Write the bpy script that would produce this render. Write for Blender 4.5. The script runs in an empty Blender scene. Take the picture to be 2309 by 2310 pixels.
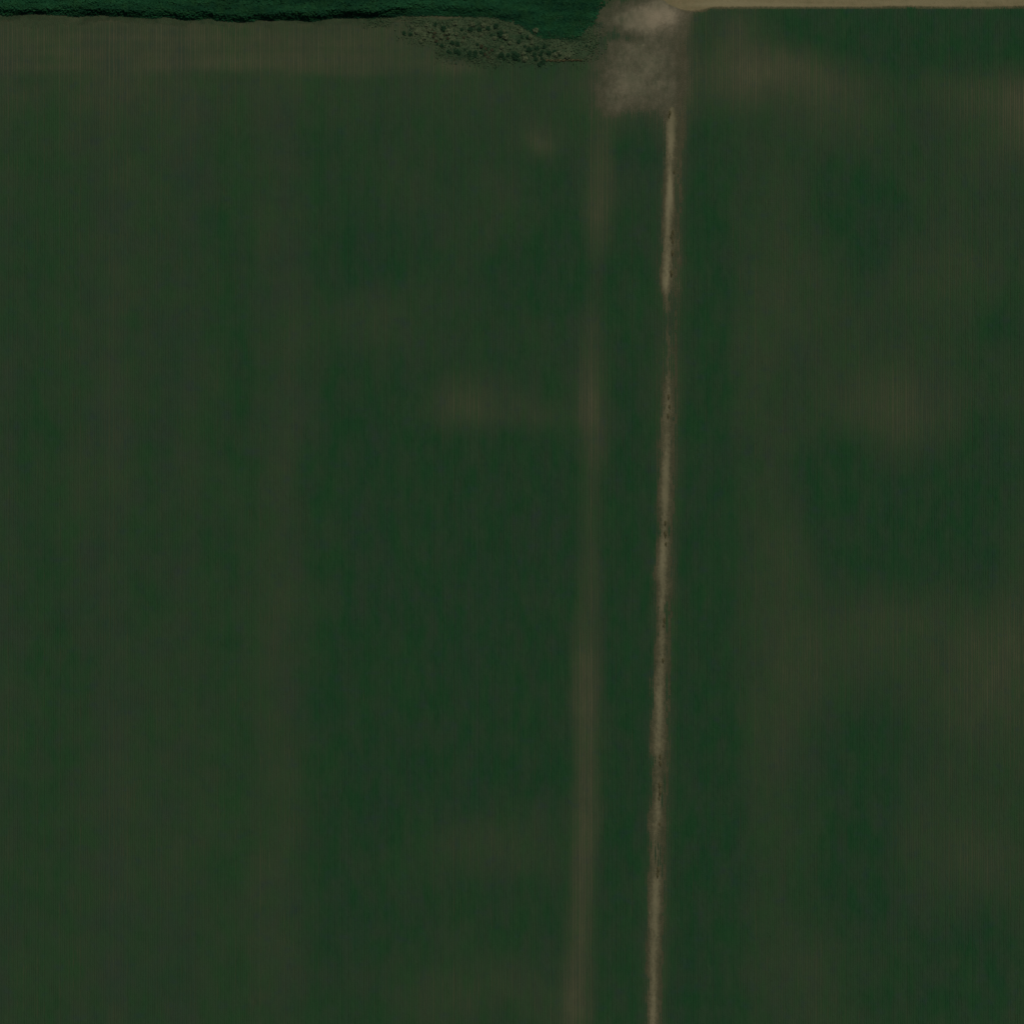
import bpy, math, random
import numpy as np

# ------------------------------------------------------------------ scale
# The plot is seen straight down; one unit of the survey grid used below ("g") is 0.13 m.
S = 0.13
CX, CY = 1154.5, 1155.0
def wx(g): return (np.asarray(g, float) - CX) * S
def wy(g): return (CY - np.asarray(g, float)) * S
rng = np.random.default_rng(7)
random.seed(7)
scene = bpy.context.scene
COL = scene.collection
R = math.radians

# ------------------------------------------------------------------ noise
def vnoise(x, y, sx, sy, seed):
    """smooth value noise with cell size sx, sy (grid units)"""
    r = np.random.default_rng(seed)
    T = r.random((256, 256))
    u, v = np.asarray(x) / sx + 1000.37, np.asarray(y) / sy + 1000.71
    i, j = np.floor(u).astype(int), np.floor(v).astype(int)
    fu, fv = u - i, v - j
    fu, fv = fu * fu * (3 - 2 * fu), fv * fv * (3 - 2 * fv)
    i0, j0, i1, j1 = i % 256, j % 256, (i + 1) % 256, (j + 1) % 256
    return (T[i0, j0] * (1 - fu) * (1 - fv) + T[i1, j0] * fu * (1 - fv)
            + T[i0, j1] * (1 - fu) * fv + T[i1, j1] * fu * fv) - 0.5
def fbm(x, y, sx, sy, seed, octs=4, gain=0.55):
    a, t, n = 1.0, 0.0, 0.0
    for k in range(octs):
        t = t + a * vnoise(x, y, sx / 2 ** k, sy / 2 ** k, seed + 31 * k)
        n += a; a *= gain
    return t / n * 1.6
def sstep(a, b, v):
    t = np.clip((v - a) / (b - a), 0, 1)
    return t * t * (3 - 2 * t)
def gauss(x, y, cx, cy, sx, sy):
    return np.exp(-0.5 * (((x - cx) / sx) ** 2 + ((y - cy) / sy) ** 2))

# ------------------------------------------------------------------ the lie of the land (grid units)
def track_x(y):                                   # middle of the farm track
    return 1541.0 - (np.asarray(y, float) - 72.0) * (1541.0 - 1487.0) / (2310.0 - 72.0)

TRACK_AMP = np.array([(-60, .9), (30, .95), (150, .95), (250, .85), (300, 1), (380, .85), (450, 1), (560, 1), (640, 1), (672, .45),
    (720, .32), (780, .38), (850, .5), (900, .62), (960, .8), (1050, .92), (1130, .92), (1200, .55), (1240, .95), (1330, .92),
    (1400, .75), (1500, .92), (1600, .9), (1680, .95), (1750, .6), (1850, .78), (1930, .72), (2000, .95), (2100, .8), (2200, .85),
    (2310, .8), (2700, .8)], float)
BAND = np.array([(230, 1357, .25, 28), (300, 1357, .32, 28), (400, 1353, .42, 28), (480, 1348, .50, 28), (540, 1355, .42, 26), (600, 1350, .26, 22),
    (700, 1338, .20, 24), (800, 1331, .35, 26), (900, 1333, .56, 28), (1000, 1340, .48, 28), (1100, 1330, .34, 24), (1250, 1331, .38, 24),
    (1400, 1322, .52, 30), (1500, 1321, .76, 34), (1600, 1321, .72, 32), (1750, 1326, .66, 28), (1900, 1319, .58, 26), (2000, 1312, .60, 28),
    (2150, 1306, .54, 28), (2250, 1300, .52, 28), (2310, 1299, .50, 28), (2700, 1290, .5, 34)], float)

# thin and lush places in the crop: x, y, rx, ry, amount (plus = soil shows, minus = lush)
PATCHES = [
    (1232, 318, 26, 26, .40), (1215, 300, 40, 34, .12), (825, 730, 80, 50, .20), (1065, 915, 100, 42, .26), (1030, 935, 60, 40, .16),
    (1230, 940, 85, 24, .20), (1076, 1915, 120, 55, .26), (1180, 1890, 70, 60, .12), (1010, 2235, 120, 60, .27), (1240, 2260, 70, 60, .20),
    (1000, 1560, 90, 70, .05), (940, 450, 60, 60, .10), (1150, 430, 70, 60, .12), (1060, 560, 70, 60, .08), (1200, 1220, 50, 60, .08),
    (2040, 905, 110, 60, .27), (1975, 960, 90, 50, .12), (2300, 240, 46, 60, .40), (2190, 195, 70, 40, .28), (2240, 330, 60, 60, .14),
    (1660, 60, 45, 34, .30), (1650, 150, 60, 50, .34), (1760, 135, 80, 36, .44), (1840, 170, 60, 36, .28), (1890, 235, 60, 50, .26),
    (1700, 200, 90, 36, .20), (2240, 1500, 80, 130, .26), (2290, 1440, 40, 60, .16), (1990, 1400, 80, 100, .14), (1760, 1240, 60, 120, .12), (1720, 760, 90, 160, .10), (1760, 620, 100, 120, .06),
    (1790, 1440, 70, 120, .12), (1800, 2200, 100, 70, .16), (2200, 1950, 80, 100, .18), (1790, 1650, 70, 120, .15), (2080, 1460, 90, 90, .10),
    (2140, 620, 90, 110, .12), (1720, 1900, 60, 160, .10), (2060, 1900, 60, 110, .10),
    (150, 300, 200, 160, .05), (250, 900, 70, 260, .06), (640, 420, 90, 120, .05), (640, 1400, 50, 420, .05), (420, 1500, 60, 260, .04),
    (560, 2000, 50, 300, .08), (300, 1900, 60, 260, .05), (690, 900, 60, 100, .06),
    (700, 200, 500, 46, .10), (200, 205, 300, 40, .08),
    # lush
    (870, 605, 75, 55, -.20), (1164, 626, 60, 45, -.18), (1262, 600, 60, 80, -.22), (1390, 610, 45, 60, -.18), (1250, 380, 50, 60, -.12), (1430, 330, 40, 40, -.14),
    (980, 400, 60, 40, -.06), (900, 1080, 100, 120, -.14), (850, 1270, 90, 260, -.12), (1180, 1130, 90, 120, -.16), (1130, 1480, 140, 160, -.16),
    (880, 1700, 90, 110, -.16), (840, 1830, 70, 90, -.12), (1240, 1650, 60, 120, -.16), (1000, 1350, 100, 180, -.10), (1260, 850, 50, 60, -.08),
    (1430, 1050, 40, 120, -.12), (1430, 1500, 40, 260, -.10), (1240, 1420, 50, 90, -.12), (530, 800, 30, 300, -.08), (530, 1600, 40, 420, -.07),
    (120, 1500, 40, 300, -.05), (110, 800, 40, 300, -.06), (350, 1250, 60, 260, -.04),
    (1595, 420, 36, 160, -.22), (1595, 900, 42, 320, -.24), (1590, 1500, 47, 400, -.26), (1575, 2050, 57, 360, -.26), (1640, 2050, 70, 300, -.10),
    (1598, 85, 30, 36, -.14), (1923, 400, 60, 50, -.16), (1923, 460, 60, 45, -.22), (1985, 490, 60, 45, -.24), (1944, 560, 50, 50, -.18),
    (1882, 1025, 60, 60, -.22), (1882, 1110, 60, 60, -.22), (1965, 1170, 70, 60, -.22), (2068, 1150, 70, 70, -.24), (1923, 1240, 60, 60, -.18),
    (2030, 1275, 70, 60, -.20), (2213, 980, 60, 70, -.20), (2190, 1107, 55, 80, -.22), (2205, 1270, 50, 90, -.22), (2270, 720, 60, 60, -.14), (2220, 760, 40, 60, -.12),
    (1900, 1750, 90, 110, -.18), (1918, 1960, 80, 100, -.22), (1980, 2010, 60, 80, -.14), (2200, 2110, 90, 60, -.24), (2190, 2260, 110, 70, -.18),
    (1940, 2230, 80, 60, -.12), (1990, 1640, 60, 90, -.12), (2040, 90, 260, 60, -.30), (2180, 60, 160, 40, -.14), (1860, 70, 70, 36, -.16),
]
def passes(x):                                     # broad sowing passes: minus = greener, plus = greyer
    g = lambda c, r: np.exp(-.5 * ((x - c) / r) ** 2)
    return .9 * g(250, 55) + .7 * g(410, 40) + .5 * g(640, 42) + .5 * g(20, 40) - 1.0 * g(525, 42) - .8 * g(120, 45) - .4 * g(330, 30) - .4 * g(715, 22)
def bareness(x, y):
    """0 = closed dark green crop, 1 = bare soil"""
    x, y = np.asarray(x, float), np.asarray(y, float)
    wxn = x + 26 * fbm(x, y, 150, 150, 11, 3); wyn = y + 30 * fbm(x, y, 150, 190, 12, 3)
    tx = track_x(y)
    east = sstep(-10, 10, x - tx)
    west = .21 - .125 * sstep(640, 760, x + 40 * fbm(x, y, 90, 200, 14, 3)) - .01 * sstep(1000, 1250, x) + .09 * sstep(1200, 700, y) * sstep(700, 900, x) + .03 * (1 - sstep(200, 420, y))
    t = west * (1 - east) + .235 * east
    t = t + (.05 * fbm(x, 0 * y + 3, 95, 1, 13, 2) + .06 * passes(x) + .06 * fbm(x, y, 80, 420, 15, 2)) * (1 - sstep(640, 900, x))   # sowing passes of the western part
    for cx, cy, rx, ry, a in PATCHES:
        t = t + a * gauss(wxn, wyn, cx, cy, rx, ry)
    # pale band running alongside the track
    bc = np.interp(y, BAND[:, 0], BAND[:, 1]); ba = np.interp(y, BAND[:, 0], BAND[:, 2]); bw = np.interp(y, BAND[:, 0], BAND[:, 3])
    ba = ba * sstep(200, 320, y)
    t = t + 1.0 * ba * np.exp(-np.abs((x + 8 * fbm(x, y, 40, 130, 21, 3) - bc) / (bw * 1.15)) ** 2.4)
    # soil thins out either side of the track
    ta = np.interp(y, TRACK_AMP[:, 0], TRACK_AMP[:, 1])
    d = x - tx + 16 * fbm(x, y, 36, 80, 22, 4)
    t = t + .44 * ta * np.exp(-((d + 16) / 24) ** 2) + .12 * np.exp(-((d - 6) / 18) ** 2) + .16 * gauss(x, y, 1560, 110, 30, 90)
    t = t + .55 * bare_cover(x, y) + .22 * gauss(x, y, 1400, 190, 70, 70) * sstep(80, 130, y)
    # headland along the hedge
    hd = sstep(182, 146, y + 10 * fbm(x, y, 120, 60, 23, 2)) * (1 - sstep(1010, 1130, x))
    t = t * (1 - hd) + hd * (.60 + .14 * gauss(x, y, 0, 152, 60, 22) + .08 * gauss(x, y, 560, 155, 160, 24) + .20 * fbm(x, y, 300, 16, 24, 4)
                              + .14 * gauss(x, y, 1045, 155, 35, 18) - .12 * gauss(x, y, 960, 125, 60, 30))
    # mottle
    left = 1 - sstep(640, 900, x)
    t = t + .12 * fbm(x, y, 90, 120, 25, 4) + .06 * fbm(x, y, 26, 36, 26, 3) + left * .05 * fbm(x, y, 64, 34, 27, 2)
    t = t + (.030 - .02 * left) * fbm(x + 6 * vnoise(x, y, 60, 90, 29), y, 10, 64, 28, 3)
    return np.clip(t, 0, 1)

# ------------------------------------------------------------------ object helpers
def prop(o, label=None, cat=None, group=None, kind=None):
    if label: o['label'] = label
    if cat: o['category'] = cat
    if group: o['group'] = group
    if kind: o['kind'] = kind
    return o
def mesh_np(name, verts, faces, mat, attrs=None, smooth=False):
    """verts (n,3), faces (m,4) or (m,3)"""
    me = bpy.data.meshes.new(name)
    n, (m, k) = len(verts), faces.shape
    me.vertices.add(n); me.vertices.foreach_set('co', np.ascontiguousarray(verts, np.float32).ravel())
    me.loops.add(m * k); me.loops.foreach_set('vertex_index', np.ascontiguousarray(faces, np.int32).ravel())
    me.polygons.add(m); me.polygons.foreach_set('loop_start', np.arange(0, m * k, k, dtype=np.int32))
    me.polygons.foreach_set('loop_total', np.full(m, k, np.int32))
    me.polygons.foreach_set('use_smooth', np.full(m, bool(smooth)))
    me.update(calc_edges=True)
    for an, av in (attrs or {}).items():
        a = me.attributes.new(an, 'FLOAT', 'POINT'); a.data.foreach_set('value', np.ascontiguousarray(av, np.float32).ravel())
    me.materials.append(mat)
    return me
def link(name, me, parent=None):
    o = bpy.data.objects.new(name, me); COL.objects.link(o)
    if parent: o.parent = parent
    return o
def grid_faces(nx, ny):
    i, j = np.meshgrid(np.arange(nx - 1), np.arange(ny - 1), indexing='ij')
    a = (i * ny + j).ravel()
    return np.stack([a, a + ny, a + ny + 1, a + 1], 1)

# ------------------------------------------------------------------ material helpers
def lin(r, g, b, k=1.0):
    def f(c):
        c /= 255.0
        return (c / 12.92 if c <= .04045 else ((c + .055) / 1.055) ** 2.4) * k
    return (f(r), f(g), f(b), 1.0)
class NT:
    def __init__(s, name):
        s.m = bpy.data.materials.new(name); s.m.use_nodes = True
        s.t = s.m.node_tree; s.b = s.t.nodes['Principled BSDF']; s.out = s.t.nodes['Material Output']
        s.b.inputs['Roughness'].default_value = .95
        s.b.inputs['Specular IOR Level'].default_value = .12
    def n(s, kind, **kw):
        o = s.t.nodes.new(kind)
        for k, v in kw.items(): setattr(o, k, v)
        return o
    def l(s, a, b): s.t.links.new(a, b)
    def attr(s, name): return s.n('ShaderNodeAttribute', attribute_name=name).outputs['Fac']
    def coord(s, sx, sy, sz=1.0):
        mp = s.n('ShaderNodeMapping'); mp.inputs['Scale'].default_value = (sx, sy, sz)
        s.l(s.n('ShaderNodeTexCoord').outputs['Object'], mp.inputs['Vector']); return mp.outputs[0]
    def noise(s, sx, sy, scale=1.0, detail=3.0, rough=.55):
        o = s.n('ShaderNodeTexNoise'); o.inputs['Scale'].default_value = scale
        o.inputs['Detail'].default_value = detail; o.inputs['Roughness'].default_value = rough
        s.l(s.coord(sx, sy), o.inputs['Vector']); return o.outputs['Fac']
    def rng(s, v, a, b, c, d):
        o = s.n('ShaderNodeMapRange'); s.l(v, o.inputs[0])
        for i, k in enumerate((a, b, c, d)): o.inputs[i + 1].default_value = k
        return o.outputs[0]
    def mix(s, f, a, b, mode='MIX'):
        o = s.n('ShaderNodeMix', data_type='RGBA', blend_type=mode)
        for i, v in ((0, f), (6, a), (7, b)):
            if isinstance(v, (tuple, list, float, int)): o.inputs[i].default_value = v
            else: s.l(v, o.inputs[i])
        return o.outputs[2]
    def math(s, op, a, b):
        o = s.n('ShaderNodeMath', operation=op)
        for i, v in ((0, a), (1, b)):
            if isinstance(v, (float, int)): o.inputs[i].default_value = v
            else: s.l(v, o.inputs[i])
        return o.outputs[0]
    def bump(s, h, dist, strength=1.0):
        o = s.n('ShaderNodeBump'); o.inputs['Distance'].default_value = dist; o.inputs['Strength'].default_value = strength
        s.l(h, o.inputs['Height']); s.l(o.outputs[0], s.b.inputs['Normal'])
    def base(s, c): s.l(c, s.b.inputs['Base Color'])
    def feather(s, alpha): s.l(alpha, s.b.inputs['Alpha'])

K = 1.55   # picture colour -> surface colour at the exposure used below
# soil between the crop rows
def soil_mat():
    t = NT('field_soil')
    bare = t.attr('bare'); hue = t.attr('hue')
    c = t.mix(t.rng(bare, .1, .8, 0, 1), lin(27, 49, 28, K), lin(70, 68, 49, K))
    c = t.mix(t.rng(hue, 0, 1, 0, .35), c, lin(70, 72, 46, K))
    c = t.mix(t.rng(t.noise(.55, .16), .3, .7, 0, .3), c, lin(40, 44, 30, K))
    t.base(c); t.bump(t.noise(2.2, .7, 1, 4), .12)
    return t.m
def crop_mat():
    t = NT('crop_leaf')
    bare = t.attr('bare'); hue = t.attr('hue')
    c = t.mix(t.rng(bare, 0.05, .75, 0, 1), lin(18, 52, 25, K), lin(56, 62, 40, K))
    c = t.mix(t.rng(hue, .5, 1, 0, .55), c, lin(32, 60, 29, K))
    c = t.mix(t.rng(hue, .5, 0, 0, .55), c, lin(34, 47, 38, K))
    n1 = t.noise(.22, .10, 1, 3)
    c = t.mix(t.rng(n1, .36, .64, 0, .30), c, lin(50, 48, 40, K))
    n2 = t.noise(1.3, .4, 1, 3)
    c = t.mix(t.rng(n2, .3, .7, .0, .18), c, lin(40, 66, 40, K))
    n3 = t.noise(.16, .2, 1.3, 2)
    c = t.mix(t.rng(n3, .58, .74, 0, .25), c, lin(34, 44, 48, K))
    t.base(c); t.bump(t.noise(5, 2.5, 1, 3), .10)
    t.b.inputs['Roughness'].default_value = .8
    return t.m
def far_mat():
    t = NT('far_ground')
    n1 = t.noise(.012, .012, 1, 5)
    c = t.mix(t.rng(n1, .35, .65, 0, 1), lin(26, 52, 31, K), lin(54, 58, 40, K))
    c = t.mix(t.rng(t.noise(.5, .06), .35, .65, 0, .35), c, lin(36, 60, 36, K))
    t.base(c); t.bump(t.noise(1.5, .4, 1, 4), .2)
    return t.m
def dirt_mat(name, light, dark, tint, worn, rag=.55):
    t = NT(name)
    c = t.mix(t.rng(t.noise(.42, .30, 1, 5), .34, .68, 0, 1), light, dark)
    c = t.mix(t.rng(t.noise(1.6, .5, 1, 4), .42, .72, 0, .5), c, tint)
    c = t.mix(t.math('MULTIPLY', t.attr('worn'), .8), c, worn)
    t.base(c); t.bump(t.noise(3.5, 2.0, 1, 5), .10)
    grain = t.rng(t.noise(1.5, .9, 1, 4, .65), .28, .72, -.5, .5)
    a = t.math('ADD', t.attr('cover'), t.math('MULTIPLY', grain, rag))
    lim = t.n('ShaderNodeClamp'); t.l(a, lim.inputs[0])
    fade = t.n('ShaderNodeMath', operation='MULTIPLY'); t.l(lim.outputs[0], fade.inputs[0]); t.l(t.rng(t.attr('cover'), 0, .25, 0, 1), fade.inputs[1])
    t.feather(fade.outputs[0])
    return t.m
def leaf_mat(name, a, b, c2, spread=.9):
    t = NT(name)
    tone = t.attr('tone')
    c = t.mix(tone, a, b)
    c = t.mix(t.rng(t.noise(.35, .35, 1, 3), .42, .68, 0, spread), c, c2)
    t.base(c); t.b.inputs['Roughness'].default_value = .75
    tr = t.n('ShaderNodeBsdfTranslucent'); t.l(c, tr.inputs[0])
    mx = t.n('ShaderNodeMixShader'); mx.inputs[0].default_value = .18
    t.l(t.b.outputs[0], mx.inputs[1]); t.l(tr.outputs[0], mx.inputs[2]); t.l(mx.outputs[0], t.out.inputs[0])
    return t.m
M_SOIL, M_CROP, M_FAR = soil_mat(), crop_mat(), far_mat()
M_TRACK = dirt_mat('track_earth', lin(84, 80, 57, K), lin(64, 65, 45, K), lin(75, 69, 50, K), lin(112, 105, 78, K))
M_BARE = dirt_mat('trampled_earth', lin(86, 83, 64, K), lin(68, 70, 51, K), lin(80, 75, 58, K), lin(122, 111, 89, K), .40)
M_ROAD = dirt_mat('road_earth', lin(101, 92, 64, K), lin(84, 79, 52, K), lin(106, 90, 66, K), lin(112, 104, 76, K))
M_ROUGH = dirt_mat('rough_turf', lin(48, 67, 43, K), lin(24, 48, 29, K), lin(50, 57, 38, K), lin(70, 79, 54, K))
M_HEDGE = leaf_mat('hedge_leaf', lin(9, 45, 26, K), lin(24, 68, 39, K), lin(28, 62, 27, K), .5)
M_SHRUB = leaf_mat('shrub_leaf', lin(22, 47, 28, K), lin(36, 63, 39, K), lin(28, 50, 27, K), .5)
M_DRYSHRUB = leaf_mat('dry_shrub_leaf', lin(52, 51, 32, K), lin(66, 65, 45, K), lin(46, 46, 29, K), .5)
M_PALESHRUB = leaf_mat('pale_shrub_leaf', lin(64, 78, 52, K), lin(88, 94, 66, K), lin(56, 74, 48, K), .5)
M_WEED = leaf_mat('weed_leaf', lin(66, 65, 40, K), lin(84, 80, 53, K), lin(64, 61, 41, K), .5)
M_GRASS = leaf_mat('grass_blade', lin(46, 68, 42, K), lin(74, 82, 56, K), lin(34, 60, 36, K), .9)
M_BARK = leaf_mat('bark', lin(70, 56, 42, K), lin(90, 76, 58, K), lin(50, 40, 30, K), .5)

# ------------------------------------------------------------------ ground to the horizon
def ring_axis():
    r = [-9000, -5000, -2500, -1200, -600, -320, -194]
    return np.array(r + list(np.linspace(-150, 150, 7)) + [-v for v in r[::-1]], float)
ax = ring_axis(); X, Y = np.meshgrid(ax, ax, indexing='ij')
far = (np.maximum(np.abs(X), np.abs(Y)) - 194).clip(0)
Z = -.35 + np.where(far > 0, far * .0016 * (vnoise(X, Y, 900, 900, 40) + .15), 0)
g = link('ground', mesh_np('ground', np.stack([X, Y, Z], -1).reshape(-1, 3), grid_faces(len(ax), len(ax)), M_FAR, smooth=True))
prop(g, 'open green farmland stretching away round the plot', 'ground', kind='structure')

# ------------------------------------------------------------------ the two fields and their crop
LO, HI = -330.0, 2640.0
def undul(x, y): return .10 * fbm(x, y, 420, 420, 50, 3)      # gentle swells of the land, metres
def hue_of(x, y):
    left = 1 - sstep(640, 900, x)
    return np.clip(.5 + .42 * fbm(x, y, 55, 120, 60, 3) + left * (.34 * fbm(x, y, 56, 44, 61, 2) - .26 * passes(x)), 0, 1)
def field(name, side, label):
    n_u, n_v = 260, 560
    u = np.linspace(0, 1, n_u); yv = np.linspace(LO, HI, n_v)
    U, Yg = np.meshgrid(u, yv, indexing='ij')
    tx = track_x(Yg)
    Xg = LO + (tx - LO) * U if side < 0 else tx + (HI - tx) * U
    V = np.stack([wx(Xg), wy(Yg), undul(Xg, Yg)], -1).reshape(-1, 3)
    f = grid_faces(n_u, n_v)[:, ::-1]
    o = link(name, mesh_np(name, V, f, M_SOIL, {'bare': bareness(Xg, Yg), 'hue': hue_of(Xg, Yg)}, True))
    return prop(o, label, 'field', kind='structure')
def dig_cover(x, y):
    """where nothing is sown: road, track ruts, trampled corner, hedge foot"""
    return np.maximum.reduce([track_cover(x, y), bare_cover(x, y), road_cover(x, y), rough_cover(x, y)])
def rut(y): return np.interp(y, [0, 640, 760, 2310], [24, 23, 16, 15])   # the worn line lies this far west of the middle
def track_cover(x, y):
    ta = np.interp(y, TRACK_AMP[:, 0], TRACK_AMP[:, 1])
    d = x - track_x(y) + 5 * fbm(x, y, 26, 80, 70, 3)
    core = .84 * ta * np.exp(-np.abs((d + rut(y)) / (15.5 + 7 * fbm(x, y, 200, 110, 78, 3))) ** 1.8) * (1 + .75 * fbm(x, y, 16, 60, 79, 3))
    right = (.16 + .16 * ta) * np.exp(-((d - 2) / 11) ** 2)
    v = np.maximum(core, right) * sstep(2760, 2640, y) * (.55 * sstep(70, 130, y) + .45 * sstep(200, 290, y)) + .25 * ta * np.exp(-((d + 24) / 28) ** 2) * sstep(70, 130, y)
    return np.clip(v, 0, 1.1)
def bare_cover(x, y):
    xn = x + 26 * fbm(x, y, 40, 46, 71, 4); yn = y + 24 * fbm(x, y, 40, 46, 72, 4)
    v = (.92 * gauss(xn, yn, 1466, 40, 50, 24) + .40 * gauss(xn, yn, 1500, 12, 46, 26) + .42 * gauss(xn, yn, 1392, 46, 34, 24) + .46 * gauss(xn, yn, 1408, 140, 54, 50)
         + .50 * gauss(xn, yn, 1460, 110, 66, 44) + .62 * gauss(xn, yn, 1412, 208, 46, 28) + .46 * gauss(xn, yn, 1482, 190, 38, 50) + .30 * gauss(xn, yn, 1506, 235, 20, 50)
         + .22 * gauss(xn, yn, 1380, 240, 30, 24))
    v = v * (1 + .4 * fbm(x, y, 30, 34, 77, 3))
    v = v * (1 - .85 * sstep(1515, 1625, x + 22 * fbm(x, y, 26, 30, 76, 3)) * sstep(16, 60, y)) * (1 - .6 * gauss(xn, yn, 1395, 85, 40, 14))
    return np.clip(v, 0, 1.1)
def road_edge(x):                                  # southern edge of the road
    return 13 - 0 * x + 10 * np.exp(-((x - 1560) / 40) ** 2) - 22 * sstep(1540, 1440, x) - 26 * sstep(1440, 1200, x)
def road_cover(x, y):
    e = road_edge(x)
    d = y - e + 3 * fbm(x, y, 60, 30, 73, 3)
    return np.clip(1.05 * sstep(3.5, -3.5, d) * sstep(-50, -42, y - e) + .42 * np.exp(-(d / 8) ** 2) * (x > 1500), 0, 1.1)
def rough_cover(x, y):
    xn = x + 20 * fbm(x, y, 60, 40, 74, 3); yn = y + 22 * fbm(x, y, 44, 30, 75, 4)
    v = .9 * sstep(880, 980, xn) * sstep(1375, 1330, xn) * sstep(34, 46, yn) * sstep(164, 116, yn)
    v = np.maximum(v, .6 * sstep(1000, 850, xn) * sstep(62, 46, yn) * (y > -10))
    lower = sstep(1020, 960, xn) * sstep(84, 104, yn)          # patch is shallower at its west end
    return np.clip(.9 * v * (1 - lower), 0, 1.0)

field('field', -1, 'brown earth of the wide crop field west of the dirt track')
field('field', 1, 'brown earth of the mottled crop field east of the dirt track')

def crop(name, side, label):
    step = .66 / S
    xs = np.arange(LO + 6, HI - 6, step)
    ys = np.arange(LO + 6, HI - 6, .95 / S)
    rows = []
    Xr, Yr = np.meshgrid(xs, ys, indexing='ij')
    Xr = Xr + .22 / S * fbm(Xr, Yr, 30, 110, 80, 3) + (.22 / S) * (rng.random((len(xs), 1)) - .5)
    left = 1 - sstep(640, 900, Xr)
    row_tone = (.14 * (rng.random((len(xs), 1)) - .5) + .24 * fbm(Xr, Yr, 7, 50, 85, 2)) * (1 - .7 * left)
    tx = track_x(Yr)
    b = bareness(Xr, Yr)
    width = np.clip(1.32 - .88 * b, .10, 1.25) * .74 * (1 + .5 * row_tone + (.42 - .2 * left) * fbm(Xr, Yr, 10, 30, 81, 3) + .4 * left * fbm(Xr, Yr, 30, 24, 86, 3) + .30 * (rng.random(Xr.shape) - .5))
    height = .15 * np.clip(1.1 - .8 * b, .15, 1) * (1 + .35 * (rng.random(Xr.shape) - .5) + .3 * vnoise(Xr, Yr, 11, 30, 82))
    dig = dig_cover(Xr, Yr) + .55 * fbm(Xr, Yr, 12, 34, 83, 3)
    shrink = sstep(.80, .22, dig)
    seam = tx + 9 * fbm(Xr, Yr, 24, 20, 87, 3)
    on = (Xr < seam - 2) if side < 0 else (Xr > seam + 2)
    hedge_foot = (Xr < 1400) & (Yr < 44)
    shrink = np.where(on & ~hedge_foot, shrink, 0)
    width, height = width * shrink, height * shrink
    prof_x = np.array([-.5, -.27, 0, .27, .5]); prof_z = np.array([-.06, .72, 1.0, .72, -.06])
    jit = 1 + .25 * (rng.random(Xr.shape + (5,)) - .5)
    VX = wx(Xr)[..., None] + width[..., None] * prof_x
    VY = np.repeat(wy(Yr)[..., None], 5, -1) + .3 * (rng.random(Xr.shape + (5,)) - .5)
    VZ = undul(Xr, Yr)[..., None] + height[..., None] * prof_z * jit - .02
    n_r, n_y = Xr.shape
    V = np.stack([VX, VY, VZ], -1).reshape(-1, 3)
    i, j, k = np.meshgrid(np.arange(n_r), np.arange(n_y - 1), np.arange(4), indexing='ij')
    keep = (shrink[:, :-1] > .02) & (shrink[:, 1:] > .02)
    a = ((i * n_y + j) * 5 + k)[np.repeat(keep[..., None], 4, -1)]
    F = np.stack([a, a + 5, a + 6, a + 1], 1)
    used = np.zeros(len(V), bool); used[F.ravel()] = True
    idx = np.cumsum(used) - 1
    at = {'bare': np.repeat(b[..., None], 5, -1).reshape(-1)[used], 'hue': np.repeat(np.clip(hue_of(Xr, Yr) + .7 * row_tone + (.26 - .16 * left) * fbm(Xr, Yr, 9, 50, 84, 2), 0, 1)[..., None], 5, -1).reshape(-1)[used]}
    o = link(name, mesh_np(name, V[used], idx[F], M_CROP, at, False))
    return prop(o, label, 'crop', kind='stuff')
crop('crop', -1, 'dark green crop in close rows west of the dirt track')
crop('crop', 1, 'dark green crop in close rows east of the dirt track')

# ------------------------------------------------------------------ earth roads, laid as thin sheets
def sheet(name, x0, x1, y0, y1, nx, ny, cover, worn, mat, lift, label, cat, follow=None):
    U, Yg = np.meshgrid(np.linspace(x0, x1, nx), np.linspace(y0, y1, ny), indexing='ij')
    Xg = U + (follow(Yg) if follow else 0)
    c = cover(Xg, Yg)
    V = np.stack([wx(Xg), wy(Yg), undul(Xg, Yg) + lift + .05 * c], -1).reshape(-1, 3)
    F = grid_faces(nx, ny)[:, ::-1]
    live = (c.reshape(-1)[F] > .01).any(1)
    F = F[live]
    used = np.zeros(len(V), bool); used[F.ravel()] = True; idx = np.cumsum(used) - 1
    o = link(name, mesh_np(name, V[used], idx[F], mat, {'cover': c.reshape(-1)[used], 'worn': worn(Xg, Yg).reshape(-1)[used]}, True))
    return prop(o, label, cat, kind='structure')
sheet('rough_ground', -300, 1420, -30, 190, 520, 80, rough_cover, lambda x, y: np.clip(.3 + fbm(x, y, 30, 16, 90, 3) + .6 * gauss(x, y, 960, 85, 60, 16) + .3 * gauss(x, y, 1080, 62, 120, 14), 0, 1), M_ROUGH, .012,
      'rough tussocky ground along the foot of the hedge', 'ground')
sheet('dirt_track', -75, 60, 60, 2640, 46, 920, track_cover, lambda x, y: np.clip(np.exp(-((x - track_x(y) + rut(y) + 1 + 4 * fbm(x, y, 60, 120, 94, 2)) / 8) ** 2) * np.interp(y, TRACK_AMP[:, 0], TRACK_AMP[:, 1]) * (.85 + .9 * fbm(x, y, 30, 120, 95, 3)) * (.72 + .28 * sstep(760, 640, y)) * (.15 + .85 * sstep(190, 350, y)) + .25 * fbm(x, y, 10, 60, 91, 3), 0, 1), M_TRACK, .020,
      'narrow tan dirt track running straight between the two crop fields', 'track', follow=track_x)
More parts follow.
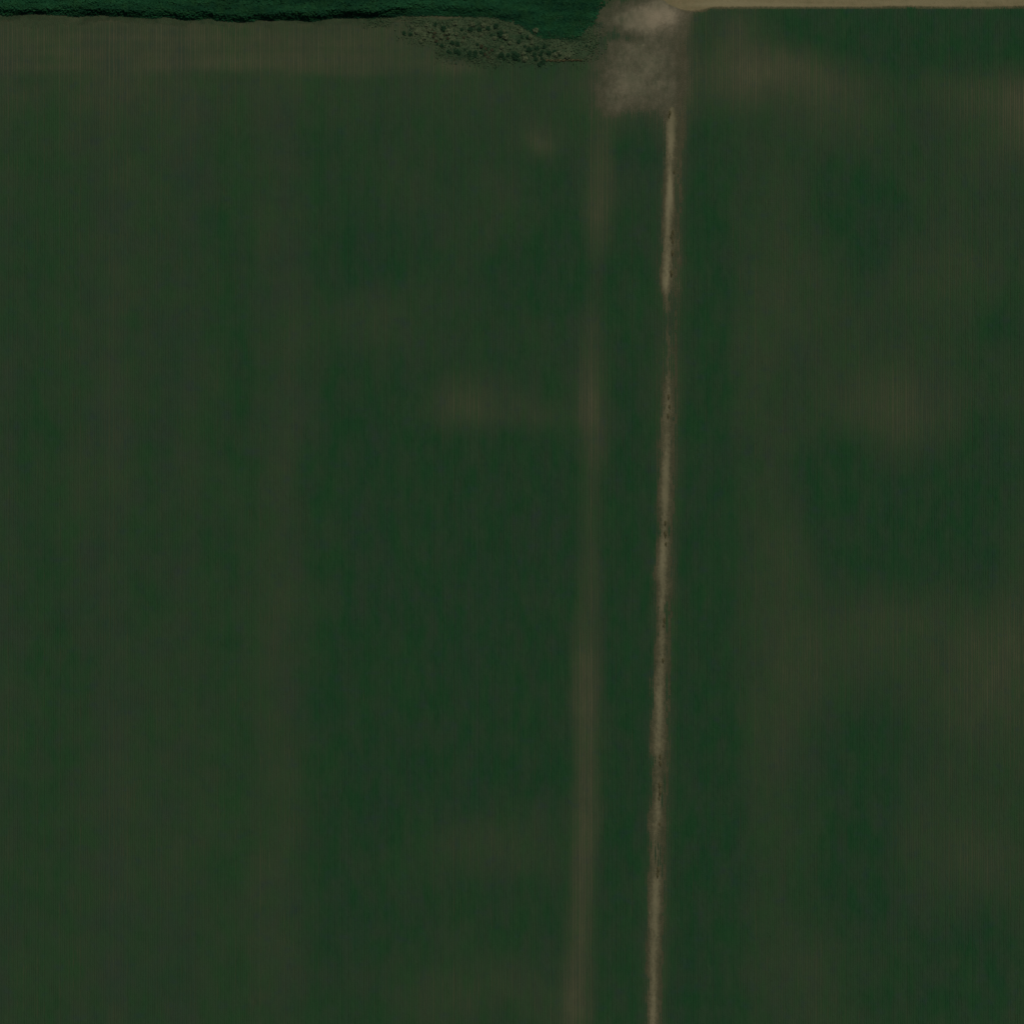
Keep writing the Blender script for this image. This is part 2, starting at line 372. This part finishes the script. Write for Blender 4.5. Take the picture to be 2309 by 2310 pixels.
sheet('road', 1000, 2640, -60, 40, 520, 60, road_cover, lambda x, y: np.clip(.45 + .8 * fbm(x, y, 120, 8, 92, 3) + .5 * gauss(x, y, 1640, 9, 60, 6), 0, 1), M_ROAD, .028,
      'tan dirt road along the top edge, joining the track', 'road')
sheet('trampled_ground', 1300, 1600, -60, 320, 150, 190, bare_cover, lambda x, y: np.clip(1.0 * gauss(x, y, 1492, 40, 42, 24) + .18 * gauss(x, y, 1410, 205, 40, 30) + .34 * fbm(x, y, 12, 14, 93, 3), 0, 1), M_BARE, .036,
      'bare grey brown earth where the dirt track meets the road', 'ground')

# ------------------------------------------------------------------ foliage
def cards(P, size, tone, tilt_by=1.9):
    """one leaf spray (a bent quad pair) per point"""
    n = len(P)
    th = rng.random(n) * 2 * math.pi; tilt = (rng.random(n) - .5) * tilt_by
    ux = np.stack([np.cos(th), np.sin(th), np.zeros(n)], 1)
    vx = np.stack([-np.sin(th) * np.cos(tilt), np.cos(th) * np.cos(tilt), np.sin(tilt)], 1)
    s = (size * (.55 + .9 * rng.random(n)))[:, None]
    a, b = ux * s, vx * s * (.45 + .4 * rng.random(n))[:, None]
    nrm = np.cross(ux, vx) * s * .22
    V = np.stack([P - a, P - b * .9 + nrm, P + a, P + b + nrm], 1).reshape(-1, 3)
    F = np.arange(4 * n).reshape(n, 4)
    return V, F, np.repeat(tone, 4)

# the hedge: thick deep green belt along the northern edge
def hedge_low(x):                                  # its southern edge
    return np.interp(x, [-330, 0, 150, 330, 520, 700, 830, 900, 1000, 1120, 1180, 1230, 1290, 1340, 1372], [24, 27, 28, 34, 41, 40, 36, 31, 30, 40, 62, 96, 100, 70, 20])
def hedge_h(x, y):
    e = hedge_low(x) + 8 * fbm(x, y, 40, 30, 100, 3)
    up = e - y
    h = sstep(-6, 14 + 14 * sstep(850, 1100, x), up) * (1.6 + .8 * sstep(1000, 800, x) + .9 * fbm(x, y, 110, 30, 101, 3) + .5 * fbm(x, y, 40, 10, 102, 2))
    ramp = sstep(1372, 1270, x)                    # lower, thinner growth at the eastern end
    return h * (.22 + .78 * sstep(1240, 1060, x)) * (.3 + .7 * ramp)
n = 150000
hx = rng.uniform(-330, 1378, n); hy = rng.uniform(-120, 112, n)
hh = hedge_h(hx, hy)
keep = (hh > .12) & (hy < hedge_low(hx) + 10)
thin = sstep(1060, 1240, hx)                       # growth opens up towards its ragged eastern end
edge_in = (hedge_low(hx) + 8 * fbm(hx, hy, 40, 30, 100, 3) - hy) / 34
keep &= rng.random(n) < 1 - thin * (1 - np.clip(edge_in, .05, 1)) * .95
keep &= rng.random(n) < 1 - sstep(1310, 1372, hx) * .9
hx, hy, hh = hx[keep], hy[keep], hh[keep]
hz = hh * (1 - rng.random(len(hx)) ** 2.4 * .6)
P = np.stack([wx(hx), wy(hy), hz + .05], 1)
tone = np.clip(.45 + 1.1 * fbm(hx, hy, 80, 14, 103, 3) + .25 * (rng.random(len(hx)) - .5), 0, 1)
V, F, T = cards(P, .45, tone, .9)
hedge = link('hedge', mesh_np('hedge', V, F, M_HEDGE, {'tone': T}))
prop(hedge, 'long dense deep green hedge along the northern edge of the field', 'hedge')

# shrubs: a leafy crown on a short stem
def stem_mesh(name, h, n_st):
    V, F = [], []
    for s in range(n_st):
        a = s / n_st * 6.283 + random.random(); lean = .35 * h if n_st > 1 else .06
        top = (math.cos(a) * lean, math.sin(a) * lean, h)
        for q, (p, r) in enumerate((((0, 0, -.1), .07), ((top[0] * .4, top[1] * .4, h * .5), .05), (top, .025))):
            for c in range(5):
                b = c / 5 * 6.283
                V.append((p[0] + r * math.cos(b), p[1] + r * math.sin(b), p[2]))
        o = s * 15
        for q in range(2):
            for c in range(5):
                F.append((o + q * 5 + c, o + q * 5 + (c + 1) % 5, o + q * 5 + 5 + (c + 1) % 5, o + q * 5 + 5 + c))
    V = np.array(V); return mesh_np(name, V, np.array(F), M_BARK, {'tone': np.full(len(V), .4)}, True)
def crown_mesh(name, r, h, n_leaf, mat, size, lobes=5):
    c = [np.array([0, 0, h * .55])] + [np.array([math.cos(a) * r * .55, math.sin(a) * r * .55, h * random.uniform(.38, .7)]) for a in np.arange(lobes) * 6.283 / lobes + random.random()]
    which = rng.integers(0, len(c), n_leaf)
    rad = np.array([r * random.uniform(.42, .68) for _ in c])
    d = rng.normal(size=(n_leaf, 3)); d /= np.linalg.norm(d, axis=1)[:, None]
    P = np.array(c)[which] + d * (rad[which] * (rng.random(n_leaf) ** .45))[:, None] * np.array([1, 1, .75])
    P[:, 2] = np.maximum(P[:, 2], .06)
    ltone = rng.random(len(c))
    V, F, T = cards(P, size, np.clip(.25 + .5 * ltone[which] + .3 * (rng.random(n_leaf) - .5), 0, 1))
    return mesh_np(name, V, F, mat, {'tone': T})
KINDS = {
    'green': [(crown_mesh('crown', r, h, 260, M_SHRUB, .24), stem_mesh('stem', h * .6, 3)) for r, h in ((.8, .8), (1.1, 1.0), (.65, .6))],
    'dry': [(crown_mesh('crown', r, h, 150, M_DRYSHRUB, .18), stem_mesh('stem', h * .7, 4)) for r, h in ((.7, 1.1), (.5, .8))],
    'pale': [(crown_mesh('crown', r, h, 220, M_PALESHRUB, .20), stem_mesh('stem', h * .5, 3)) for r, h in ((.6, .7), (.8, .9))],
    'weed': [(crown_mesh('crown', r, h, 120, M_WEED, .16, 3), stem_mesh('stem', h * .6, 3)) for r, h in ((.40, .28), (.30, .22))],
}
def shrub(kind, gx, gy, scale, label, group, name='shrub', cat='shrub', stretch=(1, 1)):
    crown, stem = random.choice(KINDS[kind])
    if name == 'weed_clump' and cat == 'weed' and stretch == (1.0, 2.2): scale *= .72
    t = bpy.data.objects.new(name, None); COL.objects.link(t)
    t.location = (float(wx(gx)), float(wy(gy)), float(undul(np.array(gx, float), np.array(gy, float))))
    t.rotation_euler = (0, 0, random.uniform(0, 6.28) if stretch == (1, 1) else 0)
    t.scale = (scale * stretch[0], scale * stretch[1], scale)
    prop(t, label, cat, group)
    link('crown', crown, t); link('stem', stem, t)
    return t

# rough patch below the hedge: dark, rust brown and pale shrubs, each on its own
SPOTS_DARK = [(988, 100), (996, 104), (1012, 115), (1020, 94), (1050, 112), (1062, 116), (1068, 124), (1084, 118), (1042, 66), (1080, 64), (1060, 66), (980, 54),
              (1126, 76), (1142, 74), (1146, 122), (1150, 110), (1178, 82), (1190, 84), (1170, 92), (1186, 104), (1192, 110), (1158, 120), (1190, 128), (1172, 136),
              (1206, 122), (1210, 134), (1220, 116), (1226, 104), (1238, 118), (1250, 116), (1264, 124), (1286, 92), (1322, 104), (1000, 62), (1030, 100), (1108, 80),
              (912, 75), (926, 78), (1075, 100), (1120, 58), (1240, 76), (1222, 132), (1216, 146), (1150, 140), (1165, 128), (1100, 64), (960, 84), (1014, 60)]
SPOTS_DRY = [(978, 82), (984, 92), (980, 74), (1002, 78), (1010, 86), (1086, 104), (1096, 110), (1104, 118), (1094, 122), (1110, 112), (1100, 128), (1046, 84), (974, 66)]
SPOTS_PALE = [(956, 84), (950, 92), (962, 56), (968, 68), (996, 84), (1010, 72), (1030, 76), (1022, 90), (1044, 92), (1058, 80), (1138, 70), (1140, 82), (1174, 70), (1208, 68), (1196, 82),
              (1150, 96), (1132, 106), (1066, 54), (1086, 78), (1116, 86), (1180, 120), (1184, 132), (1252, 122), (1262, 118), (1280, 126), (1090, 56), (930, 60), (940, 72), (1026, 52), (1200, 96)]
def side_of(gx):
    return ('at the western end of the rough hedge foot' if gx < 1000 else
            'in the middle of the rough hedge foot' if gx < 1130 else 'at the eastern end of the rough hedge foot')
for gx, gy in SPOTS_DARK:
    shrub('green', gx + random.uniform(-2, 2), gy + random.uniform(-1.5, 1.5), random.uniform(.4, .85), 'small dark green shrub ' + side_of(gx), 'dark shrubs on the rough ground')
for k in range(28):                                # thick little groves in the patch
    cx, cy, rx, ry = ((1030, 118, 34, 9), (1218, 122, 12, 22), (1072, 122, 20, 6), (1150, 128, 26, 8))[k % 4]
    a, q = random.uniform(0, 6.28), random.random() ** .5
    gx, gy = cx + rx * q * math.cos(a), cy + ry * q * math.sin(a)
    shrub('green', gx, gy, random.uniform(.4, .8), 'small dark green shrub ' + side_of(gx), 'dark shrubs on the rough ground')
for gx, gy in SPOTS_DRY:
    shrub('dry', gx, gy, random.uniform(.5, .95), 'rust brown dry shrub ' + side_of(gx), 'dry brown shrubs on the rough ground')
for gx, gy in SPOTS_PALE:
    shrub('pale', gx, gy, random.uniform(.7, 1.2), 'pale grey green tussock ' + side_of(gx), 'pale tussocks on the rough ground', 'tussock', 'plant')
# low dark plants in line along the ditch at the eastern end of the rough ground
for k in range(9):
    shrub('weed', 1234 + 9.5 * k, 136 + random.uniform(-1, 1), random.uniform(1.0, 1.4), 'low dark plant in the straight line at the lower edge of the rough ground', 'plants in line below the hedge', 'weed_clump', 'weed', (1.5, .7))
# weeds between the ruts of the track: y and length along the track
WEEDS = [(255, 1.2, 'topmost of the weeds on the dirt track, just below the trampled corner'), (263, 1.2, 'topmost of the weeds on the dirt track, just below the trampled corner'),
         (388, 1.1, 'small olive weed clump on the upper part of the dirt track'), (524, 1.5, 'weed clump in the dark line on the widest tan stretch of the track'),
         (534, 1.5, 'weed clump in the dark line on the widest tan stretch of the track'), (545, 1.3, 'weed clump in the dark line on the widest tan stretch of the track'),
         (570, 1.2, 'weed clump in the dark line on the widest tan stretch of the track'), (616, 1.5, 'weed clump at the foot of the widest tan stretch of the track'),
         (895, 1.2, 'weed clump where the track fades into the crop above the middle'), (918, 1.4, 'weed clump where the track fades into the crop above the middle'), (938, 1.2, 'weed clump where the track fades into the crop above the middle'),
         (1180, 1.2, 'low weed on the dirt track, near half way along it'), (1205, 1.5, 'low weed on the dirt track, near half way along it'), (1228, 1.3, 'low weed on the dirt track, near half way along it'),
         (1400, 1.5, 'dark weed clump leaning across the track below the middle'), (1412, 1.2, 'dark weed clump leaning across the track below the middle'),
         (1490, 1.1, 'single weed clump on the lower half of the dirt track'), (1708, 1.5, 'weed clump in the dark gap on the lower half of the track'), (1722, 1.2, 'weed clump in the dark gap on the lower half of the track'),
         (1772, 1.4, 'weed clump in the dark gap on the lower half of the track'), (1788, 1.4, 'weed clump in the dark gap on the lower half of the track'), (1802, 1.1, 'weed clump in the dark gap on the lower half of the track'),
         (1860, 1.1, 'weed clump in the dark gap on the lower half of the track'), (1962, 1.4, 'lowest weed clump on the dirt track'), (1974, 1.3, 'lowest weed clump on the dirt track')]
for y, s, lab in WEEDS:
    off = -27 if y < 300 else (-14 if y < 700 else -12)
    shrub('weed', float(track_x(y)) + off + random.uniform(-1.5, 1.5), y, s, lab, 'weeds along the dirt track', 'weed_clump', 'weed', (1.0, 2.2))

# pale grass over the rough ground and the headland edge
n = 26000
gx = rng.uniform(820, 1400, n); gy = rng.uniform(28, 165, n)
dens = rough_cover(gx, gy) * (.55 + .9 * fbm(gx, gy, 18, 12, 110, 3))
keep = rng.random(n) < dens
gx, gy = gx[keep], gy[keep]
P = np.stack([wx(gx), wy(gy), undul(gx, gy) + rng.uniform(.05, .35, len(gx))], 1)
V, F, T = cards(P, .22, np.clip(.45 + .8 * fbm(gx, gy, 22, 12, 111, 3) + .3 * (rng.random(len(gx)) - .5), 0, 1))
prop(link('grass', mesh_np('grass', V, F, M_GRASS, {'tone': T})), 'pale rough grass below the hedge', 'grass', kind='stuff')

# ------------------------------------------------------------------ light, sky, camera
SUN_EL, SUN_AZ = R(55), R(24)                      # from the north, a little east
d = np.array([math.cos(SUN_EL) * math.sin(SUN_AZ), math.cos(SUN_EL) * math.cos(SUN_AZ), math.sin(SUN_EL)])
sl = bpy.data.lights.new('sun', 'SUN'); sl.energy = 3.0; sl.angle = R(.5); sl.color = (1, .96, .9)
so = bpy.data.objects.new('sun', sl); COL.objects.link(so)
from mathutils import Vector
so.rotation_euler = Vector(d.tolist()).to_track_quat('Z', 'Y').to_euler()
w = bpy.data.worlds.new('World'); scene.world = w; w.use_nodes = True
sky = w.node_tree.nodes.new('ShaderNodeTexSky'); sky.sky_type = 'NISHITA'; sky.sun_disc = False
sky.sun_elevation = SUN_EL; sky.sun_rotation = SUN_AZ
bg = w.node_tree.nodes['Background']; bg.inputs['Strength'].default_value = .05
w.node_tree.links.new(sky.outputs[0], bg.inputs['Color'])

ALT = 1200.0
cam = bpy.data.cameras.new('camera'); co = bpy.data.objects.new('camera', cam); COL.objects.link(co)
co.location = (0, 0, ALT); co.rotation_euler = (0, 0, 0)
cam.sensor_fit = 'HORIZONTAL'; cam.sensor_width = 36; cam.lens = 36 * ALT / (2309 * S)
cam.clip_start = 1; cam.clip_end = 30000
scene.camera = co
scene.view_settings.view_transform = 'Standard'; scene.view_settings.look = 'None'
scene.view_settings.exposure = -.60; scene.view_settings.gamma = 1; scene.view_settings.use_curve_mapping = False
